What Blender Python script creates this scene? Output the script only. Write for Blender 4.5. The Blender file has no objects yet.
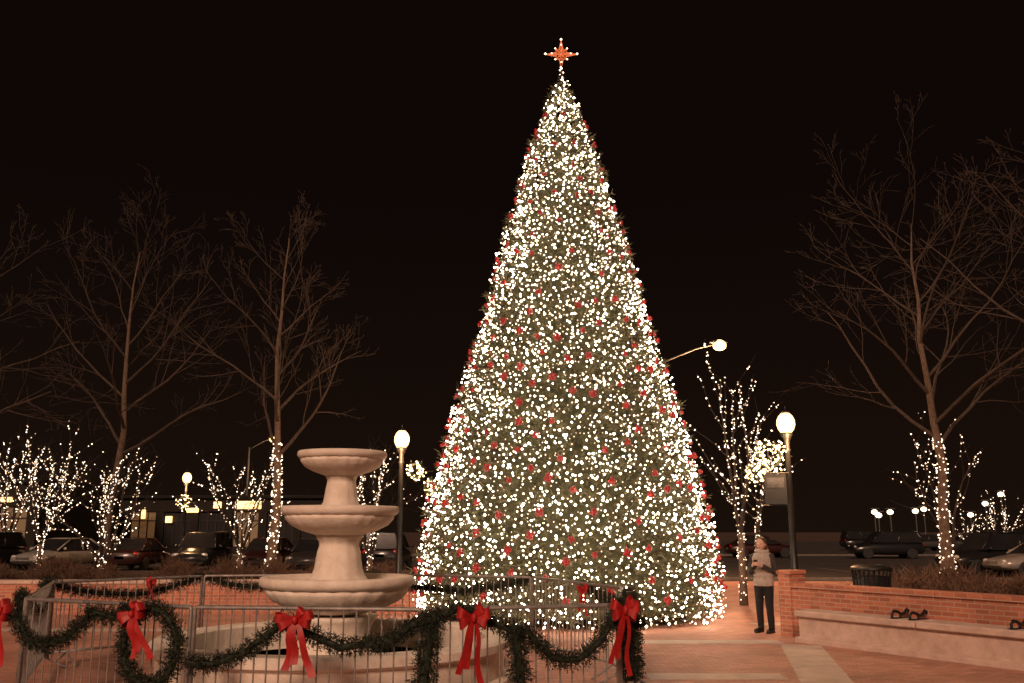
import bpy, math, random
from mathutils import Vector, Matrix, Quaternion
scene = bpy.context.scene
COL = scene.collection
R = random.Random(7)

# ------------------------------------------------------------ materials
def _nodes(name):
    m = bpy.data.materials.new(name); m.use_nodes = True
    nt = m.node_tree
    return m, nt, nt.nodes['Principled BSDF']

def pmat(name, c1, c2=None, rough=.7, metal=0., scale=6., bump=.15, spec=.4, coat=0):
    m, nt, b = _nodes(name)
    if c2 is None: c2 = tuple(x*.7 for x in c1)
    tc = nt.nodes.new('ShaderNodeTexCoord')
    n = nt.nodes.new('ShaderNodeTexNoise'); n.inputs['Scale'].default_value = scale
    n.inputs['Detail'].default_value = 6; n.inputs['Roughness'].default_value = .65
    r = nt.nodes.new('ShaderNodeValToRGB')
    r.color_ramp.elements[0].position = .35; r.color_ramp.elements[1].position = .65
    r.color_ramp.elements[0].color = (*c2, 1); r.color_ramp.elements[1].color = (*c1, 1)
    nt.links.new(tc.outputs['Object'], n.inputs['Vector'])
    nt.links.new(n.outputs['Fac'], r.inputs['Fac'])
    nt.links.new(r.outputs['Color'], b.inputs['Base Color'])
    b.inputs['Roughness'].default_value = rough
    b.inputs['Metallic'].default_value = metal
    b.inputs['Specular IOR Level'].default_value = spec
    b.inputs['Coat Weight'].default_value = coat
    if bump > 0:
        bp = nt.nodes.new('ShaderNodeBump'); bp.inputs['Strength'].default_value = bump
        bp.inputs['Distance'].default_value = .02
        n2 = nt.nodes.new('ShaderNodeTexNoise'); n2.inputs['Scale'].default_value = scale*6
        nt.links.new(tc.outputs['Object'], n2.inputs['Vector'])
        nt.links.new(n2.outputs['Fac'], bp.inputs['Height'])
        nt.links.new(bp.outputs['Normal'], b.inputs['Normal'])
    return m

def emat(name, col, strength, base=(.8, .8, .8)):
    m, nt, b = _nodes(name)
    b.inputs['Base Color'].default_value = (*base, 1)
    b.inputs['Emission Color'].default_value = (*col, 1)
    b.inputs['Emission Strength'].default_value = strength
    return m

def brickmat(name, a, b2, mortar, wall=True, bw=.21, bh=.07, stain=.5, dark=(.04, .02, .015), ms=.006):
    m, nt, b = _nodes(name)
    tc = nt.nodes.new('ShaderNodeTexCoord')
    vec = tc.outputs['Object']
    if wall:
        sp = nt.nodes.new('ShaderNodeSeparateXYZ'); nt.links.new(vec, sp.inputs[0])
        ad = nt.nodes.new('ShaderNodeMath'); ad.operation = 'ADD'
        nt.links.new(sp.outputs[0], ad.inputs[0]); nt.links.new(sp.outputs[1], ad.inputs[1])
        cb = nt.nodes.new('ShaderNodeCombineXYZ')
        nt.links.new(ad.outputs[0], cb.inputs[0]); nt.links.new(sp.outputs[2], cb.inputs[1])
        v = cb.outputs[0]
    else:
        v = vec
    br = nt.nodes.new('ShaderNodeTexBrick')
    br.inputs['Scale'].default_value = 1
    br.inputs['Brick Width'].default_value = bw
    br.inputs['Row Height'].default_value = bh
    br.inputs['Mortar Size'].default_value = ms
    br.inputs['Mortar Smooth'].default_value = .3
    br.inputs['Color1'].default_value = (*a, 1); br.inputs['Color2'].default_value = (*b2, 1)
    br.inputs['Mortar'].default_value = (*mortar, 1)
    nt.links.new(v, br.inputs['Vector'])
    n = nt.nodes.new('ShaderNodeTexNoise'); n.inputs['Scale'].default_value = .9; n.inputs['Detail'].default_value = 8
    nt.links.new(vec, n.inputs['Vector'])
    rr = nt.nodes.new('ShaderNodeValToRGB')
    rr.color_ramp.elements[0].position = .42; rr.color_ramp.elements[1].position = .7
    rr.color_ramp.elements[0].color = (0, 0, 0, 1); rr.color_ramp.elements[1].color = (stain,)*3+(1,)
    nt.links.new(n.outputs['Fac'], rr.inputs['Fac'])
    mx = nt.nodes.new('ShaderNodeMixRGB'); mx.inputs['Color2'].default_value = (*dark, 1)
    nt.links.new(rr.outputs['Color'], mx.inputs['Fac']); nt.links.new(br.outputs['Color'], mx.inputs['Color1'])
    nt.links.new(mx.outputs['Color'], b.inputs['Base Color'])
    bp = nt.nodes.new('ShaderNodeBump'); bp.inputs['Strength'].default_value = .5; bp.inputs['Distance'].default_value = .008
    bp.invert = True
    nt.links.new(br.outputs['Fac'], bp.inputs['Height']); nt.links.new(bp.outputs['Normal'], b.inputs['Normal'])
    b.inputs['Roughness'].default_value = .75
    return m

M = {}
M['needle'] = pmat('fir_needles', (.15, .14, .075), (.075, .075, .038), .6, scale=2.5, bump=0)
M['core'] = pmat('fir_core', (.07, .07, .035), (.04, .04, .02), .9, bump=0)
M['garland'] = pmat('garland_needles', (.022, .030, .016), (.010, .016, .008), .7, scale=9, bump=0)
M['bark'] = pmat('bark', (.15, .10, .07), (.08, .053, .038), .9, scale=9, bump=.5)
M['bark2'] = pmat('twig_bark', (.07, .048, .036), (.04, .028, .021), .9, scale=5, bump=0)
M['bark3'] = pmat('dark_twig_bark', (.04, .028, .022), (.025, .018, .014), .9, scale=5, bump=0)
M['stone'] = pmat('fountain_stone', (.86, .77, .67), (.70, .60, .50), .75, scale=5, bump=.25)
M['conc'] = pmat('bench_concrete', (.64, .48, .40), (.47, .34, .28), .8, scale=4, bump=.3)
M['kerb'] = pmat('kerb_concrete', (.14, .12, .10), (.09, .075, .065), .8, scale=4, bump=.3)
M['band'] = pmat('paving_band', (.62, .48, .40), (.46, .36, .30), .75, scale=3, bump=.2)
M['asph'] = pmat('asphalt', (.06, .05, .045), (.035, .03, .027), .8, scale=3, bump=.4)
M['soil'] = pmat('soil', (.10, .06, .04), (.05, .03, .02), .95, scale=5, bump=.6)
M['mark'] = pmat('road_paint', (.3, .27, .23), (.14, .125, .11), .7, scale=10)
M['steel'] = pmat('galvanised_steel', (.36, .33, .31), (.20, .185, .17), .5, .4, scale=14, bump=.05)
M['iron'] = pmat('black_iron', (.02, .02, .02), (.012, .012, .012), .4, .3, scale=8, bump=.1)
M['pole'] = pmat('grey_pole', (.10, .10, .09), (.06, .06, .06), .7, .2, scale=5)
M['bow'] = pmat('red_ribbon', (.46, .018, .018), (.28, .01, .01), .5, scale=12, bump=.1)
M['orn'] = pmat('red_ornament', (.40, .012, .015), (.26, .007, .01), .3, 0, scale=6, bump=0, spec=.6)
M['brick'] = brickmat('brick_wall', (.56, .20, .11), (.36, .12, .07), (.48, .33, .25), stain=.3, ms=.009)
M['pave'] = brickmat('brick_paving', (.62, .30, .21), (.46, .21, .15), (.28, .17, .12), wall=False, bw=.2, bh=.1, stain=.35)
M['glass'] = pmat('car_glass', (.02, .02, .022), None, .08, scale=2, bump=0, spec=.8)
M['shopglass'] = pmat('dark_shop_glass', (.012, .011, .010), None, .4, scale=2, bump=0, spec=.2)
M['rubber'] = pmat('tyre_rubber', (.02, .02, .02), None, .85, bump=.1)
M['chrome'] = pmat('chrome', (.25, .25, .25), None, .4, .9, bump=0)
M['hl'] = pmat('headlight_glass', (.6, .6, .57), (.4, .4, .4), .2, .2, bump=0)
M['tl'] = pmat('tail_light_red', (.4, .02, .02), None, .2, bump=0)
M['plate'] = pmat('number_plate', (.4, .4, .36), None, .5, bump=0)
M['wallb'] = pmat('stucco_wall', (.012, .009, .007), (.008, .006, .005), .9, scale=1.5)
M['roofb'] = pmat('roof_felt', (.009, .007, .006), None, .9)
M['water'] = pmat('pool_water', (.03, .03, .03), None, .08, bump=.1, spec=.6)
M['shrub'] = pmat('shrub_twigs', (.14, .078, .05), (.065, .036, .024), .9, scale=4, bump=0)
M['skin'] = pmat('skin', (.60, .38, .28), (.54, .33, .24), .55, scale=20, bump=0)
M['vest'] = pmat('pale_vest', (.44, .38, .33), (.28, .24, .21), .85, scale=30, bump=.2)
M['sleeve'] = pmat('dark_sleeve', (.05, .045, .045), (.03, .028, .028), .85, scale=30, bump=.2)
M['scarf'] = pmat('cream_scarf', (.50, .43, .37), (.34, .29, .25), .9, scale=40, bump=.3)
M['trs'] = pmat('black_trousers', (.012, .012, .014), None, .85, scale=20)
M['boot'] = pmat('black_boots', (.012, .011, .01), None, .5)
M['hair'] = pmat('brown_hair', (.09, .045, .025), (.05, .025, .015), .55, scale=30, bump=.3)
M['banner'] = pmat('banner_cloth', (.02, .024, .03), (.012, .014, .018), .8, scale=3)
M['bannerc'] = pmat('banner_panel', (.07, .08, .10), (.03, .03, .035), .8, scale=5)
M['b1'] = emat('warm_bulb_bright', (1, .79, .56), 42)
M['b2'] = emat('warm_bulb', (1, .76, .52), 14)
M['b3'] = emat('warm_bulb_dim', (1, .72, .48), 1.5)
M['bt'] = emat('twig_bulb', (1, .76, .54), 5)
M['bt2'] = emat('twig_bulb_dim', (1, .66, .42), 1.2)
M['gold'] = emat('gold_bulb', (1, .55, .17), 3)
M['gold2'] = emat('gold_bulb_bright', (1, .72, .36), 8)
M['lamp'] = emat('street_lamp_glass', (1, .60, .24), 4, (.25, .15, .08))
M['lamp2'] = emat('street_light_lens', (1, .60, .22), 4.2, (.25, .15, .08))
M['starm'] = emat('star_panel', (1, .24, .08), .55, (.4, .1, .05))
M['starb'] = emat('star_bulb', (1, .68, .45), 6)
M['shop'] = emat('lit_shop_window', (1, .45, .18), .10, (.1, .08, .05))
M['sign'] = emat('lit_shop_sign', (1, .54, .17), 2.4)
M['dist'] = emat('distant_lamp', (1, .75, .45), 6)

# ------------------------------------------------------------ mesh builder
class MB:
    def __init__(s): s.v = []; s.f = []; s.m = []
    def add(s, vs, fs, mi=0):
        o = len(s.v); s.v += [tuple(v) for v in vs]
        s.f += [tuple(i+o for i in f) for f in fs]; s.m += [mi]*len(fs)
    def box(s, c, sz, rz=0, mi=0, bev=0):
        x, y, z = (a/2 for a in sz)
        if bev > 0:
            b = min(bev, x*.9, y*.9, z*.9)
            vs = []
            for (zz, ins) in ((-z, b), (-z+b, 0), (z-b, 0), (z, b)):
                xx, yy = x-ins, y-ins
                bb = b if ins == 0 else b*.6
                vs += [(-xx+bb, -yy, zz), (xx-bb, -yy, zz), (xx, -yy+bb, zz), (xx, yy-bb, zz), (xx-bb, yy, zz), (-xx+bb, yy, zz), (-xx, yy-bb, zz), (-xx, -yy+bb, zz)]
            fs = [tuple(range(7, -1, -1)), tuple(range(24, 32))]
            for k in range(3):
                for i in range(8):
                    j = (i+1) % 8; fs.append((k*8+i, k*8+j, k*8+8+j, k*8+8+i))
        else:
            vs = [(-x, -y, -z), (x, -y, -z), (x, y, -z), (-x, y, -z), (-x, -y, z), (x, -y, z), (x, y, z), (-x, y, z)]
            fs = [(3, 2, 1, 0), (4, 5, 6, 7), (0, 1, 5, 4), (1, 2, 6, 5), (2, 3, 7, 6), (3, 0, 4, 7)]
        ca, sa = math.cos(rz), math.sin(rz)
        s.add([(c[0]+a*ca-b_*sa, c[1]+a*sa+b_*ca, c[2]+d) for a, b_, d in vs], fs, mi)
    def tube(s, pts, rad, n=6, mi=0, caps=True, closed=False):
        pts = [Vector(p) for p in pts]; N = len(pts)
        if not isinstance(rad, (list, tuple)): rad = [rad]*N
        vs = []
        prev = None
        for i, p in enumerate(pts):
            if closed: d = pts[(i+1) % N]-pts[i-1]
            else: d = pts[min(i+1, N-1)]-pts[max(i-1, 0)]
            if d.length < 1e-9: d = Vector((0, 0, 1))
            d.normalize()
            if prev is None:
                a = d.cross(Vector((0, 0, 1)) if abs(d.z) < .9 else Vector((1, 0, 0)))
            else:
                a = prev-d*prev.dot(d)
            a.normalize(); prev = a; b = d.cross(a)
            for k in range(n):
                t = 2*math.pi*k/n
                vs.append(p+(a*math.cos(t)+b*math.sin(t))*rad[i])
        fs = []
        for i in range(N if closed else N-1):
            j = (i+1) % N
            for k in range(n):
                k2 = (k+1) % n
                fs.append((i*n+k, i*n+k2, j*n+k2, j*n+k))
        if caps and not closed:
            fs.append(tuple(range(n-1, -1, -1))); fs.append(tuple((N-1)*n+k for k in range(n)))
        s.add(vs, fs, mi)
    def lathe(s, prof, n=32, c=(0, 0, 0), mi=0, sy=1, flute=0, nf=0):
        vs = []
        for r, z in prof:
            for k in range(n):
                t = 2*math.pi*k/n
                rr = r*(1+flute*math.cos(nf*t)) if flute else r
                vs.append((c[0]+rr*math.cos(t), c[1]+rr*math.sin(t)*sy, c[2]+z))
        fs = []
        for i in range(len(prof)-1):
            for k in range(n):
                k2 = (k+1) % n
                fs.append((i*n+k, i*n+k2, (i+1)*n+k2, (i+1)*n+k))
        if prof[0][0] > 1e-4: fs.append(tuple(range(n-1, -1, -1)))
        if prof[-1][0] > 1e-4: fs.append(tuple((len(prof)-1)*n+k for k in range(n)))
        s.add(vs, fs, mi)
    def ball(s, c, r, n=8, m=5, mi=0, sc=(1, 1, 1)):
        pr = [(math.sin(math.pi*i/m), -math.cos(math.pi*i/m)) for i in range(m+1)]
        vs = [(c[0], c[1], c[2]-r*sc[2])]
        for rr, z in pr[1:-1]:
            for k in range(n):
                t = 2*math.pi*k/n
                vs.append((c[0]+r*rr*math.cos(t)*sc[0], c[1]+r*rr*math.sin(t)*sc[1], c[2]+r*z*sc[2]))
        vs.append((c[0], c[1], c[2]+r*sc[2]))
        fs = []
        for k in range(n): fs.append((0, 1+(k+1) % n, 1+k))
        for i in range(m-2):
            for k in range(n):
                k2 = (k+1) % n; a = 1+i*n
                fs.append((a+k, a+k2, a+n+k2, a+n+k))
        L = len(vs)-1; a = 1+(m-2)*n
        for k in range(n): fs.append((a+k, a+(k+1) % n, L))
        s.add(vs, fs, mi)
    def octa(s, c, r, mi=0):
        x, y, z = c
        s.add([(x+r, y, z), (x-r, y, z), (x, y+r, z), (x, y-r, z), (x, y, z+r), (x, y, z-r)],
              [(0, 2, 4), (2, 1, 4), (1, 3, 4), (3, 0, 4), (2, 0, 5), (1, 2, 5), (3, 1, 5), (0, 3, 5)], mi)

def obj(name, mb, mats, parent=None, loc=(0, 0, 0), rz=0, smooth=False):
    me = bpy.data.meshes.new(name)
    me.from_pydata(mb.v, [], mb.f)
    if not isinstance(mats, (list, tuple)): mats = [mats]
    for m in mats: me.materials.append(M[m] if isinstance(m, str) else m)
    if len(mats) > 1: me.polygons.foreach_set('material_index', mb.m)
    if smooth: me.polygons.foreach_set('use_smooth', [True]*len(me.polygons))
    me.update()
    o = bpy.data.objects.new(name, me); COL.objects.link(o)
    o.location = loc; o.rotation_euler = (0, 0, rz)
    if parent: o.parent = parent
    return o

def tag(o, label, cat, group=None):
    o['label'] = label; o['category'] = cat
    if group: o['group'] = group
    return o

def thing(name, label, cat, loc=(0, 0, 0), rz=0, group=None):
    e = bpy.data.objects.new(name, None); COL.objects.link(e)
    e.empty_display_size = .3
    e.location = loc; e.rotation_euler = (0, 0, rz)
    return tag(e, label, cat, group)

def copy_thing(e, loc, rz, label=None, scale=None):
    kids = {}
    def walk(o):
        kids[o.name] = list(o.children)
        for c in o.children: walk(c)
    walk(e)
    def cp(o, par):
        n = o.copy(); COL.objects.link(n)
        if par: n.parent = par
        for c in kids.get(o.name, []): cp(c, n)
        return n
    n = cp(e, None); n.location = loc; n.rotation_euler = (0, 0, rz)
    if label: n['label'] = label
    if scale: n.scale = (scale,)*3
    return n

def structure(o, label, cat):
    o['kind'] = 'structure'; return tag(o, label, cat)

# ------------------------------------------------------------ ground
def sheet(name, poly, z, mat, label, cat):
    mb = MB(); mb.add([(x, y, z) for x, y in poly], [tuple(range(len(poly)))])
    return structure(obj(name, mb, mat), label, cat)
def rect(x0, y0, x1, y1): return [(x0, y0), (x1, y0), (x1, y1), (x0, y1)]
sheet('ground', rect(-400, -60, 400, 700), 0, 'soil', 'dark bare winter ground reaching the horizon', 'ground')
sheet('plaza_pavement', rect(-19, -8, 22, 33.6), .004, 'pave', 'red brick paved plaza around the fountain', 'pavement')
sheet('road', rect(-160, 33.9, 160, 66), .004, 'asph', 'dark asphalt street and parking lot', 'road')
sheet('parking_lot_ground', rect(14, 66.1, 160, 150), .004, 'asph', 'asphalt parking lot beyond the street', 'road')
mb = MB()
for x0, y0, x1, y1, w in ((3.0, 8, 4.6, 15.2, .62), (1.2, 15.6, 4.4, 15.6, .5), (-8, 8.0, 6, 7.2, .5), (4.7, 18.4, 9, 19.5, .5), (1.7, 12.0, 3.4, 12.0, .5), (-13, 17.4, -1.6, 17.4, .5)):
    d = Vector((x1-x0, y1-y0)).normalized(); n = Vector((-d.y, d.x))*w/2
    mb.add([(x0-n.x, y0-n.y, .008+.0004*w), (x1-n.x, y1-n.y, .008+.0004*w), (x1+n.x, y1+n.y, .008+.0004*w), (x0+n.x, y0+n.y, .008+.0004*w)], [(0, 1, 2, 3)])
structure(obj('paving_band', mb, 'band'), 'pale concrete bands set into brick paving', 'pavement')
mb = MB()
for i in range(28): mb.box((-60+i*6, 50.5, .0085), (3, .12, .001))
for i in range(40): mb.box((-50+i*2.7, 43, .0085), (.1, 4.6, .001))
structure(obj('road_marking', mb, 'mark'), 'worn painted lane and parking bay lines', 'road marking')
mb = MB(); mb.box((0, 33.75, .06), (320, .16, .13), bev=.02); mb.box((0, 66.05, .06), (320, .16, .13), bev=.02)
structure(obj('kerb', mb, 'kerb'), 'concrete kerbs edging the street', 'kerb')

# ------------------------------------------------------------ needles
def rvec(r):
    while True:
        v = Vector((r.uniform(-1, 1), r.uniform(-1, 1), r.uniform(-1, 1)))
        if .05 < v.length < 1: return v.normalized()
def spray(mb, p, d, L, r, n=7, w=.014, mi=0, spread=.6):
    p = Vector(p); d = Vector(d).normalized()
    vs = []; fs = []
    for i in range(n):
        t = r.uniform(.05, .9)
        q = p+d*L*t
        nd = (d*.8+rvec(r)*spread*1.3).normalized()
        l = L*r.uniform(.3, .55)
        s_ = nd.cross(rvec(r)).normalized()*w
        o = len(vs)
        vs += [q-s_, q+s_, q+nd*l]; fs.append((o, o+1, o+2))
    mb.add(vs, fs, mi)

# ------------------------------------------------------------ christmas tree
TX, TY = 1.18, 20.0
PR = [(0.12, 3.2), (.6, 3.2), (2.44, 2.92), (4.2, 2.46), (5.75, 2.0), (7.5, 1.54), (9.3, 1.06), (10.6, .68), (11.4, .42), (12.3, .08)]
def prad(z):
    if z <= PR[0][0]: return PR[0][1]
    for (a, ra), (b, rb) in zip(PR, PR[1:]):
        if z <= b: return ra+(rb-ra)*(z-a)/(b-a)
    return .05
tree = thing('christmas_tree', 'giant fir covered in white lights and red ornaments on plaza', 'christmas tree', (TX, TY, 0))
mb = MB(); mb.tube([(0, 0, 0), (0, 0, 6), (0, 0, 12.2)], [.28, .16, .03], 10)
obj('trunk', mb, 'bark', tree)
mb = MB(); r = random.Random(3)
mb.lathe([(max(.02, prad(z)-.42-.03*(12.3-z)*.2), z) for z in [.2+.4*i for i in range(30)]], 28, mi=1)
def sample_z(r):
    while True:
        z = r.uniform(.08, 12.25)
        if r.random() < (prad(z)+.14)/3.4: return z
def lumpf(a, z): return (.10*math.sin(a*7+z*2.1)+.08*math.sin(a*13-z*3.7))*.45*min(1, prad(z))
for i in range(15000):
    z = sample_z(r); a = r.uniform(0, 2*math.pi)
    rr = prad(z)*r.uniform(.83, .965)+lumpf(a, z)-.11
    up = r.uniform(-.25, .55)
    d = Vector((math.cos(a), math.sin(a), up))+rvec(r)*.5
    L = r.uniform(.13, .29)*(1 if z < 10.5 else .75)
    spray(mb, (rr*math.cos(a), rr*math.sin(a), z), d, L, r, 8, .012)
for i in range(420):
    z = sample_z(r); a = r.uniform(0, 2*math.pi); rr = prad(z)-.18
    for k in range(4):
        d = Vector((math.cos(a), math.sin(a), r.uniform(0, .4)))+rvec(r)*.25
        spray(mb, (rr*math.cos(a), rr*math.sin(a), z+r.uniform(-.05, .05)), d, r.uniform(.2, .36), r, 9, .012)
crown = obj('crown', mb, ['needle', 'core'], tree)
# bulbs: even spacing by rejection on a grid
mb = MB(); r = random.Random(11)
grid = {}; cnt = 0; tries = 0
while cnt < 10800 and tries < 90000:
    tries += 1
    z = sample_z(r); a = r.uniform(0, 2*math.pi)
    if r.random() > .35+.65*abs(math.sin(a)): continue
    rr = prad(z)+lumpf(a, z)+r.uniform(-.12, .08)
    p = Vector((rr*math.cos(a), rr*math.sin(a), z))
    k = (int(p.x/.075), int(p.y/.075), int(p.z/.075))
    bad = False
    for dx in (-1, 0, 1):
        for dy in (-1, 0, 1):
            for dz in (-1, 0, 1):
                for q in grid.get((k[0]+dx, k[1]+dy, k[2]+dz), ()):
                    if (q-p).length < .075: bad = True
    if bad: continue
    grid.setdefault(k, []).append(p); cnt += 1
    u = r.random(); mi = 0 if u < .30 else (1 if u < .66 else 2)
    s_ = (.0215, .0165, .0145)[mi]*r.uniform(.75, 1.15)
    mb.octa(p, s_, mi)
o = obj('string_lights', mb, ['b1', 'b2', 'b3'], tree); o['kind'] = 'stuff'
def ornmesh():
    m = MB()
    for k in range(4):
        t = k*1.57+.4; m.ball((.045*math.cos(t), .02*math.sin(2*t), .045*math.sin(t)), .040, 8, 6)
    m.ball((0, -.03, 0), .042, 8, 6)
    m.tube([(0, .02, .04), (0, .03, .11)], .008, 5)
    return m
r = random.Random(5); pts = []
tries = 0
while len(pts) < 420 and tries < 40000:
    tries += 1
    z = sample_z(r)
    if z < .5 or z > 11.4: continue
    a = r.uniform(0, 2*math.pi); rr = prad(z)+.08
    p = Vector((rr*math.cos(a), rr*math.sin(a), z))
    if all((p-q).length > .38 for q in pts): pts.append(p)
pts.sort(key=lambda p: p.y)
base = None; rest = MB()
for i, p in enumerate(pts):
    a = math.atan2(p.y, p.x)
    if i < 100:
        if base is None:
            base = obj('ornament', ornmesh(), 'orn', tree, tuple(p), a+math.pi/2, True)
        else:
            o = base.copy(); COL.objects.link(o); o.parent = tree; o.location = p; o.rotation_euler = (0, r.uniform(-.8, .8), a+math.pi/2)
            s_ = r.uniform(.75, 1.1); o.scale = (s_,)*3
    else:
        for k in range(3): rest.ball(p+rvec(r)*.04, .04, 7, 5)
o = obj('ornament_cluster', rest, 'orn', tree, smooth=True); o['kind'] = 'stuff'
# star topper
st = bpy.data.objects.new('star_topper', None); COL.objects.link(st); st.parent = tree; st.location = (0, 0, 12.98)
outl = []
for k in range(16):
    t = k*math.pi/8
    rad = .38 if k % 4 == 0 else (.20 if k % 4 == 2 else .12)
    outl.append((rad*math.sin(t), rad*math.cos(t)))
mb = MB(); mb.tube([(x, 0, z) for x, z in outl], .020, 6, closed=True)
mb.tube([(x*.5, -.02, z*.5) for x, z in outl], .014, 6, closed=True)
for k in range(0, 16, 2): mb.tube([(0, 0, 0), (outl[k][0], 0, outl[k][1])], .012, 5)
obj('star_frame', mb, 'starm', st)
mb = MB(); mb.tube([(0, 0, -.9), (0, 0, -.05)], .02, 6); mb.lathe([(.09, -.62), (.03, -.4), (.02, -.3)], 10)
obj('star_bracket', mb, 'iron', st)
mb = MB()
for k in range(0, 16, 2):
    x, z = outl[k]
    mb.octa((x, -.03, z), .03 if k % 4 == 0 else .022, 0)
    if k % 4 == 0: mb.octa((x*.6, -.05, z*.6), .02, 0)
for zz in (-.5, -.62, -.36, -.44, -.56): mb.octa((.04*math.sin(zz*60), -.05, zz), .022, 0)
o = obj('star_lights', mb, ['starb'], st)

# ------------------------------------------------------------ bare trees
def grow(r, p, d, L, rad, lvl, maxl, out, wander=.16, up=.12, nch=(9, 6, 4, 3), segs=6, ang=(.5, .95)):
    pts = [Vector(p)]; d = Vector(d).normalized(); rs = [rad]
    dirs = [d.copy()]
    for i in range(segs):
        d = (d+rvec(r)*wander+Vector((0, 0, up))*(.4 if lvl < 2 else .6)).normalized()
        pts.append(pts[-1]+d*L/segs); rs.append(max(.005, rad*(1-.8*(i+1)/segs))); dirs.append(d.copy())
    out.append((pts, rs, lvl))
    if lvl >= maxl: return
    n = nch[min(lvl, len(nch)-1)]
    n = max(2, int(n*r.uniform(.8, 1.2)+.5))
    for k in range(n):
        t = .2+.78*(k+r.random())/n
        f = t*segs; i = min(segs-1, int(f)); q = pts[i].lerp(pts[i+1], f-i)
        dd = dirs[i]
        ax = dd.cross(rvec(r)).normalized()
        nd = Quaternion(ax, r.uniform(*ang)) @ dd
        grow(r, q, nd, L*r.uniform(.36, .6)*(1.2-.6*t), rs[i]*.5, lvl+1, maxl, out, wander*1.15, up, nch, max(3, segs-1), ang)

def bare_tree(label, loc, H, seed, trunk_h, nl, lean=(0, 0), lit=0, rad=.14, W=3.0, mats=('bark', 'bark2'), litr=1.0):
    r = random.Random(seed)
    T = thing('bare_tree', label, 'tree', loc, 0, 'bare winter trees')
    N = 9; tp = []; rs = []
    off = Vector((0, 0, 0))
    for i in range(N+1):
        t = i/N
        tp.append(Vector((lean[0]*t*H, lean[1]*t*H, H*.86*t-.03))+off)
        if i > 0: off += Vector((r.uniform(-.12, .12), r.uniform(-.12, .12), 0))
        rs.append(max(.015, rad*(1.35 if i == 0 else 1)*(1-.92*t)))
    mb = MB(); mb.tube(tp, rs, 9); obj('trunk', mb, mats[0], T, smooth=True)
    out = []
    def at(t):
        f = t*N; i = min(N-1, int(f)); return tp[i].lerp(tp[i+1], f-i), rs[i]+(rs[i+1]-rs[i])*(f-i)
    t0 = trunk_h/(H*.86)
    for k in range(nl):
        t = t0+(1-t0)*(k+r.random()*.6)/nl
        p, rr = at(min(t, .99)); a = k*2.4+r.uniform(-.4, .4)
        q = (t-t0)/(1-t0)
        L = W*(1.05-.55*q)*r.uniform(.8, 1.12)
        d = Vector((math.cos(a), math.sin(a), r.uniform(.45, .9)+.7*q))
        grow(r, p, d, L*1.25, min(rr*.6, .06), 1, 4, out, .17, .05, (0, 6, 4, 2), 7, (.35, .85))
    mb = MB()
    for pts, rr, l in out: mb.tube(pts, rr, 6 if l <= 1 else (4 if l == 2 else 3), caps=False)
    obj('crown', mb, mats[1], T, smooth=True)
    if lit:
        mb = MB()
        for i in range(lit):
            h = r.uniform(.1, trunk_h*litr); p, rr = at(h/(H*.86)); rr += .03
            a = r.uniform(0, 6.28)
            mb.octa((p.x+rr*math.cos(a), p.y+rr*math.sin(a), h), .025*r.uniform(.7, 1.1), 0 if r.random() < .6 else 1)
        o = obj('string_lights', mb, ['bt', 'bt2'], T); o['kind'] = 'stuff'
    return T

bare_tree('tall bare tree with light-wrapped trunk behind the fountain', (-6.7, 26, 0), 12.2, 24, 3.7, 15, (.006, 0), 230, .15, 3.1, litr=1.15)
bare_tree('tall bare spreading tree behind the brick planter', (-13.1, 30, 0), 13.2, 36, 4.0, 15, (.005, 0), 0, .16, 4.2)
bare_tree('tall bare tree with light-wrapped trunk beside the street', (12.1, 26, 0), 12.6, 63, 3.9, 16, (0.000, 0), 180, .17, 4.9, litr=1.15)
bare_tree('bare tree with outstretched branches over the plaza edge', (-14.6, 22, 0), 9.5, 77, 3.2, 12, (0, 0), 0, .15, 4.4)
bare_tree('bare tree with branches reaching over the planter', (14.3, 20, 0), 12.0, 92, 4.5, 14, (0, 0), 0, .16, 5.0)

def lit_tree(label, loc, H, seed, stems=4, n=420, spread=.45, maxl=3, bs=.03, s0=.07, bias=(0, 0), th=None):
    r = random.Random(seed)
    T = thing('lit_tree', label, 'tree', loc, 0, 'small trees wrapped in white lights')
    th = th or H*.2
    tx, ty = bias[0]*.6*th, bias[1]*.6*th
    mb = MB(); mb.tube([(0, 0, -.05), (tx*.5, ty*.5, th*.5), (tx, ty, th)], [s0*1.6, s0*1.25, s0*1.1], 8); obj('trunk', mb, 'bark', T, smooth=True)
    out = []
    for k in range(stems):
        a = 2*math.pi*(k+r.uniform(-.2, .2))/stems+seed; s_ = spread*r.uniform(.5, 1.2)
        grow(r, (tx, ty, th*.95), (math.cos(a)*s_+bias[0], math.sin(a)*s_+bias[1], 1), (H-th)*r.uniform(.75, 1.0), s0*.75, 1, maxl, out, .2, .08, (0, 6, 4, 3), 6, (.4, .85))
    mb = MB()
    for pts, rr, l in out: mb.tube(pts, rr, 5 if l <= 1 else 3, caps=False)
    obj('crown', mb, 'bark3', T, smooth=True)
    mb = MB()
    segs = []
    for pts, rr, l in out:
        if l > 2: continue
        for a, b, ra in zip(pts, pts[1:], rr): segs.append((a, b, ra, (b-a).length*(1.9 if l == 1 else .75)))
    segs.append((Vector((0, 0, .1)), Vector((tx, ty, th)), s0*1.3, th*5.0))
    W = sum(s_[3] for s_ in segs)
    for i in range(n):
        x = r.uniform(0, W)
        for a, b, ra, w in segs:
            x -= w
            if x <= 0: break
        p = a.lerp(b, r.random())+rvec(r)*(ra+.015)
        mb.octa(p, bs*r.uniform(.6, 1.1), 0 if r.random() < .55 else 1)
    o = obj('string_lights', mb, ['bt', 'bt2'], T); o['kind'] = 'stuff'
    return T
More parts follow.
